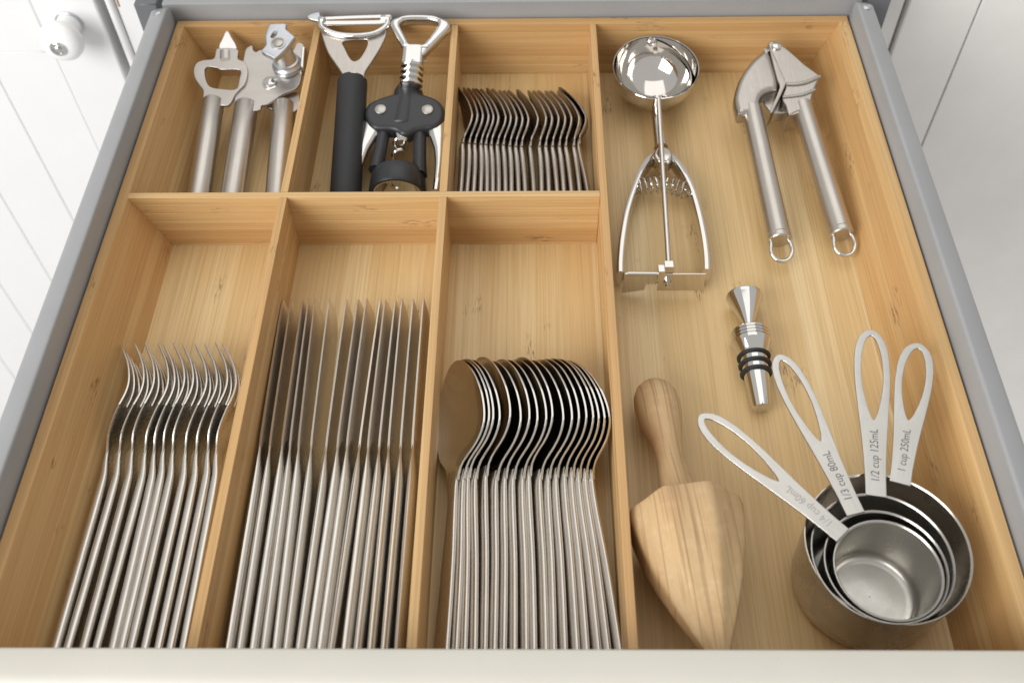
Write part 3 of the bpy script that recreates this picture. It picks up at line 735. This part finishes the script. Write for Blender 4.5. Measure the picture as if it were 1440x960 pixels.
for k in range(25):
    t = k / 24; az0 = math.radians(92)
    pp = []
    for w, r in ((-1, 29.0), (1, 29.0), (1, 28.4), (-1, 28.4)):
        az = math.radians(92 - 74 * math.sin(math.pi * t) ) + w * 0.06
        el = math.radians(4 + 0 * t) + (math.pi - math.radians(8)) * t if False else math.radians(5 + 170 * t)
        # a meridian band swung to one side of the bowl
        v = RC + (ey * math.cos(el) * r) - nv * (math.sin(el) * r * 0.30) + ex * (math.sin(el) * r * 0.94) + (nv * (w * 2.6))  - nv * 3.4
        pp.append(v)
    rings.append(pp)
part('sweeper', loft(rings), scoop_steel, sp)
pv = inbowl(math.radians(93), math.radians(6))
part('pivot', lathe([(-1.5, 2.6), (1.6, 2.6), (2.2, 1.8), (2.3, 0.2)], pv, pv + Vector((0, -1, 0.3)), 18), scoop_steel, sp)
part('stem', tube([(356.6, -61.4, -24.0), (356.1, -69.1, -28.0), (356.4, -85.5, -31.0), (356.8, -105.5, -33.0)], [3.2, 3.8, 4.2, 5.0], 16, sub=5), scoop_steel, sp)
part('yoke', plate([(352.7, -110.8, -27.0), (349.9, -117.9, -27.0), (351.7, -123.7, -27.0), (354.8, -125.9, -27.0), (357.0, -125.3, -27.0), (359.7, -128.0, -27.0), (363.3, -119.6, -27.0), (362.7, -113.7, -27.0), (359.9, -110.4, -27.0), (356.4, -109.3, -27.0)], [], 12, 2.4, sub=4), scoop_steel, sp)
part('handle', tube([(354.9, -110.6, -35.0), (347.3, -119.4, -35.0), (340.8, -132.0, -35.0), (334.8, -149.7, -35.0), (329.0, -170.5, -35.0), (325.0, -192.0, -35.0), (322.4, -211.4, -35.0), (321.5, -223.5, -35.0)], [2.4, 2.6, 2.7, 2.7, 2.7, 2.7, 2.7, 2.6], 14, sub=6, ry=[4.5, 6, 6.8, 7, 7, 7, 7, 6.4], e=3), scoop_steel, sp)
part('handle', tube([(360.7, -111.4, -35.0), (366.2, -121.9, -35.0), (370.9, -135.8, -35.0), (374.1, -150.0, -35.0), (376.3, -170.8, -35.0), (377.4, -192.3, -35.0), (377.3, -208.9, -35.0), (376.4, -221.7, -35.0)], [2.4, 2.6, 2.7, 2.7, 2.7, 2.7, 2.7, 2.6], 14, sub=6, ry=[4.5, 6, 6.8, 7, 7, 7, 7, 6.4], e=3), scoop_steel, sp)
part('spring', helix((338.6, -142.6, -34.0), (355.8, -140.7, -34.0), 5.6, 4.5, 0.8), scoop_steel, sp)
part('spring', helix((358.2, -140.7, -34.0), (370.2, -146.9, -34.0), 5.6, 3.5, 0.8), scoop_steel, sp)
part('push_rod', tube([(355.6, -74.6, -15.0), (354.9, -108.0, -19.0), (352.5, -180.7, -21.0), (350.7, -226.0, -21.0)], 1.75, 14, sub=3), scoop_steel, sp)
yy = V((347.0, -229.8, -24.0))[1]
xl, xm, xr = V((323.9, -223.3, -24.0))[0], V((345.9, -226.9, -24.0))[0], V((372.6, -230.5, -24.0))[0]
part('trigger_plate', bevelled(box(xm - 1, xr + 1.5, yy - 0.5, yy + 0.5, -40, -24), 0.25), scoop_steel, sp)
teeth = [(xl, -24.5), (xl - 1.2, -43)]
teeth += [(xl + 13, -40)]
for k in range(5): teeth += [(xl + 14 + k * 2.2, -33), (xl + 15.1 + k * 2.2, -35.2)]
teeth += [(xm - 1.5, -33), (xm - 1.5, -24.5)]
part('gear_rack', prism(teeth, 'y', yy + 0.2, yy + 1.3), scoop_steel, sp, 20)
part('axle', tube([(xl + 1, yy - 0.2, -23.5), (xm + 1, yy - 0.6, -23.5)], 1.5, 12), scoop_steel, sp)
part('nut', bevelled(box(xm - 2.4, xm + 2.4, yy - 3, yy + 3.5, -28, -18.5), 1.0, 2), scoop_steel, sp)
rp = V((350.8, -228.4, -21.0))
part('rod_clamp', bevelled(box(rp[0] - 3.0, rp[0] + 3.0, yy + 0.8, yy + 6.5, -25, -18.5), 0.7, 2), scoop_steel, sp)
bp = V((350.7, -235.2, -28.0)); 
part('screw', lathe([(0, 2.6), (1.6, 2.6), (1.8, 1.7), (4, 1.7), (4.2, 0.3)], (bp[0], yy - 0.4, -32), (bp[0], yy - 5, -32), 14), scoop_steel, sp)

# ================================================================== garlic press
gp = thing('garlic_press', 'brushed steel garlic press with two round handles and hanging loops', 'garlic press', (440, -120, F))
arm = plate([(438.2, -28.8, -4.5), (432.7, -33.6, -5.2), (424.5, -42.4, -6.4), (417.2, -53.2, -7.9), (412.0, -64.7, -9.6), (408.7, -77.0, -11.3), (409.1, -88.1, -12.8), (410.7, -92.2, -13.4), (423.6, -90.5, -13.2), (425.5, -88.3, -12.9), (427.2, -79.2, -11.6), (430.3, -73.9, -10.8), (435.9, -70.6, -10.4), (440.4, -69.1, -10.2), (441.2, -59.7, -8.9), (440.0, -46.0, -6.9), (438.9, -34.2, -5.3)], [], 13, 4.2, sub=4)
part('press_arm', arm, brushed, gp)
hop = plate([(438.4, -25.5, -4.6), (442.4, -23.4, -4.3), (446.2, -25.6, -4.6), (454.2, -35.1, -5.9), (462.4, -47.0, -7.6), (471.0, -56.7, -8.9), (470.8, -59.5, -9.3), (465.7, -70.6, -10.9), (462.1, -81.5, -12.4), (462.1, -93.3, -14.1), (455.0, -89.0, -13.5), (445.2, -93.1, -14.0), (443.6, -84.9, -12.9), (441.9, -77.6, -11.9), (446.3, -65.5, -10.2), (443.7, -59.0, -9.3), (441.4, -42.3, -6.9), (439.1, -33.1, -5.6)], [], 20, 1.4, sub=3)
part('hopper', hop, brushed, gp)
part('hopper_rib', tube([(446.2, -65.7, -10.0), (453.4, -65.8, -10.0), (461.5, -63.8, -9.7), (470.8, -58.8, -9.0)], 1.5, 10, sub=5, ry=1.3), brushed, gp)
part('hopper_rib', tube([(442.1, -77.6, -11.7), (449.6, -76.8, -11.6), (457.6, -75.1, -11.3), (465.7, -71.0, -10.7)], 1.2, 10, sub=5, ry=1.0), brushed, gp)
part('plunger_plate', plate([(438.2, -32.4, -4.7), (439.8, -34.0, -5.0), (446.1, -63.2, -9.0), (446.0, -66.3, -9.5), (433.7, -91.4, -13.0), (431.9, -90.8, -12.9), (433.0, -87.6, -12.5), (441.1, -69.4, -9.9), (440.4, -62.1, -8.9)], [], 14, 0.7, sub=2), brushed, gp)
part('strainer', plate([(430.5, -68.4, -19.6), (443.4, -59.6, -18.3), (448.0, -73.7, -20.3), (445.8, -81.8, -21.5), (440.6, -82.8, -21.6), (434.9, -81.3, -21.4)], [], 9, 1.0, sub=2), plate_steel, gp)
pn = V((443.7, -29.6, -4.7))
part('hinge_pin', lathe([(-2, 3.6), (0.5, 3.6), (1.2, 2.8), (1.4, 0.2)], pn, pn + Vector((0, -1.4, 10)), 24), chrome, gp)
for a, b in (((420.8, -81.5, -18.0), (427.2, -193.8, -33.7)), ((456.6, -79.2, -17.7), (468.2, -189.6, -33.1))):
    L = (V(b) - V(a)).length
    M = axis_frame(a, b)
    h = local_part('handle', lathe([(0, 6.9), (2, 7.1), (L * 0.5, 7.3), (L - 6, 7.7), (L - 4.6, 7.7), (L - 4.2, 7.2), (L - 3.8, 7.9), (L - 0.8, 7.9), (L, 7.2), (L + 0.1, 2)], (0, 0, 0), (0, 1, 0), 36), tube_steel, gp, M)
    pts = [M @ Vector(q) for q in ((-5.0, L - 3, 0.5), (-6.4, L + 3, 0.2), (-6.9, L + 8, -1), (-4.4, L + 12.6, -2), (0, L + 14.2, -2.4), (4.4, L + 12.6, -2), (6.9, L + 8, -1), (6.4, L + 3, 0.2), (5.0, L - 3, 0.5))]
    part('hanging_loop', tube(pts, 1.35, 10, sub=4), chrome, gp)
def text_geo(body, size):
    cu = bpy.data.curves.new('lettering', 'FONT'); cu.body = body; cu.size = size; cu.align_x = 'LEFT'; cu.align_y = 'CENTER'; cu.resolution_u = 3
    ob = bpy.data.objects.new('lettering', cu); COL.objects.link(ob)
    me = bpy.data.meshes.new_from_object(ob.evaluated_get(bpy.context.evaluated_depsgraph_get()))
    geo = [tuple(v.co) for v in me.vertices], [tuple(p.vertices) for p in me.polygons]
    bpy.data.objects.remove(ob); bpy.data.curves.remove(cu); bpy.data.meshes.remove(me)
    return geo

# ================================================================== bottle stopper
bs = thing('bottle_stopper', 'chrome bottle stopper with flared top and three black rubber rings', 'bottle stopper', (397, -285, F))
a, b = V((397.9, -240.5, -33.6)), V((398.6, -320.6, -38.6))
SL = (b - a).length
M = axis_frame(a, b); k = SL / 170.0
pr = [(-1, 8.5), (-0.6, 11.0), (0.6, 11.4), (2, 11.0), (44 * k, 3.4), (47 * k, 3.2), (50 * k, 3.6), (51 * k, 6.2), (55 * k, 9.0), (56 * k, 10.6)]
for q in range(4): pr += [((57 + q * 4.6) * k, 10.4), ((58.6 + q * 4.6) * k, 11.9), ((60.2 + q * 4.6) * k, 11.9)]
pr += [(78 * k, 11.0), (88 * k, 9.4), (92 * k, 8.2), (128 * k, 7.4), (165 * k, 5.8), (169 * k, 5.4), (170 * k, 4.6), (170.2 * k, 0.5)]
bod = local_part('body', lathe(pr, (0, 0, 0), (0, 1, 0), 44), chrome, bs, M)
for t, r in ((95 * k, 8.6), (107 * k, 8.4), (119 * k, 8.1)):
    pts = [Vector((r * math.cos(q * math.pi / 20), t, r * math.sin(q * math.pi / 20))) for q in range(41)]
    local_part('rubber_ring', tube(pts, 1.55, 10, ry=1.3), rubber, bs, M)

# ================================================================== wooden reamer
rm = thing('citrus_reamer', 'turned oak citrus reamer with ribbed cone beside the long divider', 'reamer', (345, -400, F))
a, b = V((335.3, -307.5, -32.0)), V((343.5, -401.7, -16.0))
RL = (b - a).length
M = axis_frame(a, b)
hp = [(0.0, 0.5), (0.8, 4.5), (2.5, 7.8), (6, 10.8), (11, 12.7), (17, 13.3), (24, 12.8), (33, 11.2), (43, 9.2), (52, 7.9), (60, 7.5), (68, 8.3), (RL - 8, 10.4), (RL - 2, 14.0), (RL + 3, 17)]
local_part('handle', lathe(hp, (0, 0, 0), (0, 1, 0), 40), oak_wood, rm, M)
NF = 8
def flute(t, q):
    """flat facets meeting in ridges, a shallow hollow down the middle of each"""
    w = math.pi / NF
    d = ((q + w) % (2 * w)) - w
    return (math.cos(w) / math.cos(d)) ** 0.6 * (1 - 0.03 * math.cos(d / w * math.pi / 2) ** 2)
cp = [(RL - 0.5, 12), (RL - 1.6, 27), (RL - 1.4, 29.2), (RL - 0.4, 30.4), (RL + 4, 30.9), (RL + 12, 29.8), (RL + 24, 27.2), (RL + 38, 22.6), (RL + 52, 17.2), (RL + 66, 11.0), (RL + 76, 6.2), (RL + 82, 2.8), (RL + 84, 0.4)]
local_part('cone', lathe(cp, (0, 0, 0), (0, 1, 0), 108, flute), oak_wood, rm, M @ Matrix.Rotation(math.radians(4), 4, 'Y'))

# ================================================================== measuring cups
def cup(label, cx, cy, rim_z, R, H, tab, tip, words, ink, mi, hw_scale=1.0, size=4.6):
    t = thing('measuring_cup', label, 'measuring cup', (cx, cy, rim_z - H), 'nested steel measuring cups')
    rb = R - 2.2; zb = rim_z - H; c0 = 5.5; th = 0.75
    prof = [(0, 0.3), (0, rb - c0)]
    for k in range(1, 7):
        q = math.pi / 2 * k / 6; prof.append((c0 - c0 * math.cos(q), rb - c0 + c0 * math.sin(q)))
    prof += [(H - 0.8, R), (H - 0.1, R + 0.35), (H, R - 0.1), (H - 0.6, R - th)]
    inner = [(H - 1.5, R - th)]
    c1 = c0 - 0.6
    for k in range(6, -1, -1):
        q = math.pi / 2 * k / 6; inner.append((th + c1 - c1 * math.cos(q), rb - th - c1 + c1 * math.sin(q)))
    inner += [(th, (rb - th) * 0.5), (th, 0.3)]
    part('cup', lathe(prof + inner, (cx, cy, zb), (cx, cy, zb + 1), 72, cap=False), mi, t, 40)
    a, b = V(tab), V(tip); L = (b - a).length
    M = axis_frame(a, b)
    hw = spline([(0, 5.2), (0.1, 5.3), (0.3, 6.4), (0.5, 8.2), (0.68, 9.6), (0.82, 9.5), (0.91, 8.0), (0.965, 5.5), (0.99, 2.8), (1.0, 0.9)])
    st = [0, 0.1, 0.2, 0.3, 0.4, 0.5, 0.6, 0.7, 0.8, 0.87, 0.92, 0.955, 0.98, 0.993, 1.0]
    out = [M @ Vector((hw(q) * hw_scale, q * L, 0)) for q in st] + [M @ Vector((-hw(q) * hw_scale, q * L, 0)) for q in reversed(st)]
    hh = spline([(0.43, 0.2), (0.46, 1.7), (0.52, 3.3), (0.62, 5.2), (0.72, 5.9), (0.82, 5.4), (0.90, 3.8), (0.945, 2.0), (0.96, 0.3)])
    sh = [0.43, 0.445, 0.47, 0.52, 0.57, 0.62, 0.67, 0.72, 0.77, 0.82, 0.87, 0.91, 0.94, 0.955, 0.96]
    hole = [M @ Vector((hh(q) * hw_scale, q * L, 0)) for q in sh] + [M @ Vector((-hh(q) * hw_scale, q * L, 0)) for q in reversed(sh)]
    Mi = M.inverted()
    pl = plate(out, [hole], 1.3, 0.35, sub=0)
    hd = local_part('handle', xform(pl, Mi), handle_steel, t, M)
    tg = text_geo(words, size)
    tg = [(-v[1], v[0] * 0.86 + 0.075 * L, 0.03 + v[2]) for v in tg[0]], tg[1]
    e = local_part('engraving', tg, ink, t, M)
    e.parent = hd; e.matrix_local = Matrix.Identity(4)
    return t
cup('largest steel measuring cup, outermost of the nest, 250mL on its handle', 437.0, -425.8, 3.0, 39.4, 48.2, (450.2, -392.1, 3.4), (477.9, -307.7, 8.0), '1 cup 250mL', engraving, cup_out, 1.0, 5.7)
cup('steel measuring cup second from outside, 125mL on its handle', 432.8, -432.0, 4.4, 33.4, 42, (436.1, -400.2, 5.2), (453.6, -298.2, 8.0), '1/2 cup 125mL', engraving, cup_steel, 0.98, 6.0)
cup('steel measuring cup third from outside, 80mL on its handle', 433.0, -437.2, 5.6, 28.6, 38, (423.7, -410.7, 6.6), (399.6, -315.9, 9.0), '1/3 cup 80mL', engraving, cup_steel, 0.9, 6.0)
cup('smallest steel measuring cup, innermost of the nest, worn lettering on handle', 433.2, -439.8, 7.0, 25.2, 34, (414.7, -422.9, 8.2), (352.3, -356.0, 11.0), '1/4 cup 60mL', faint_engraving, cup_steel, 0.92, 5.8)
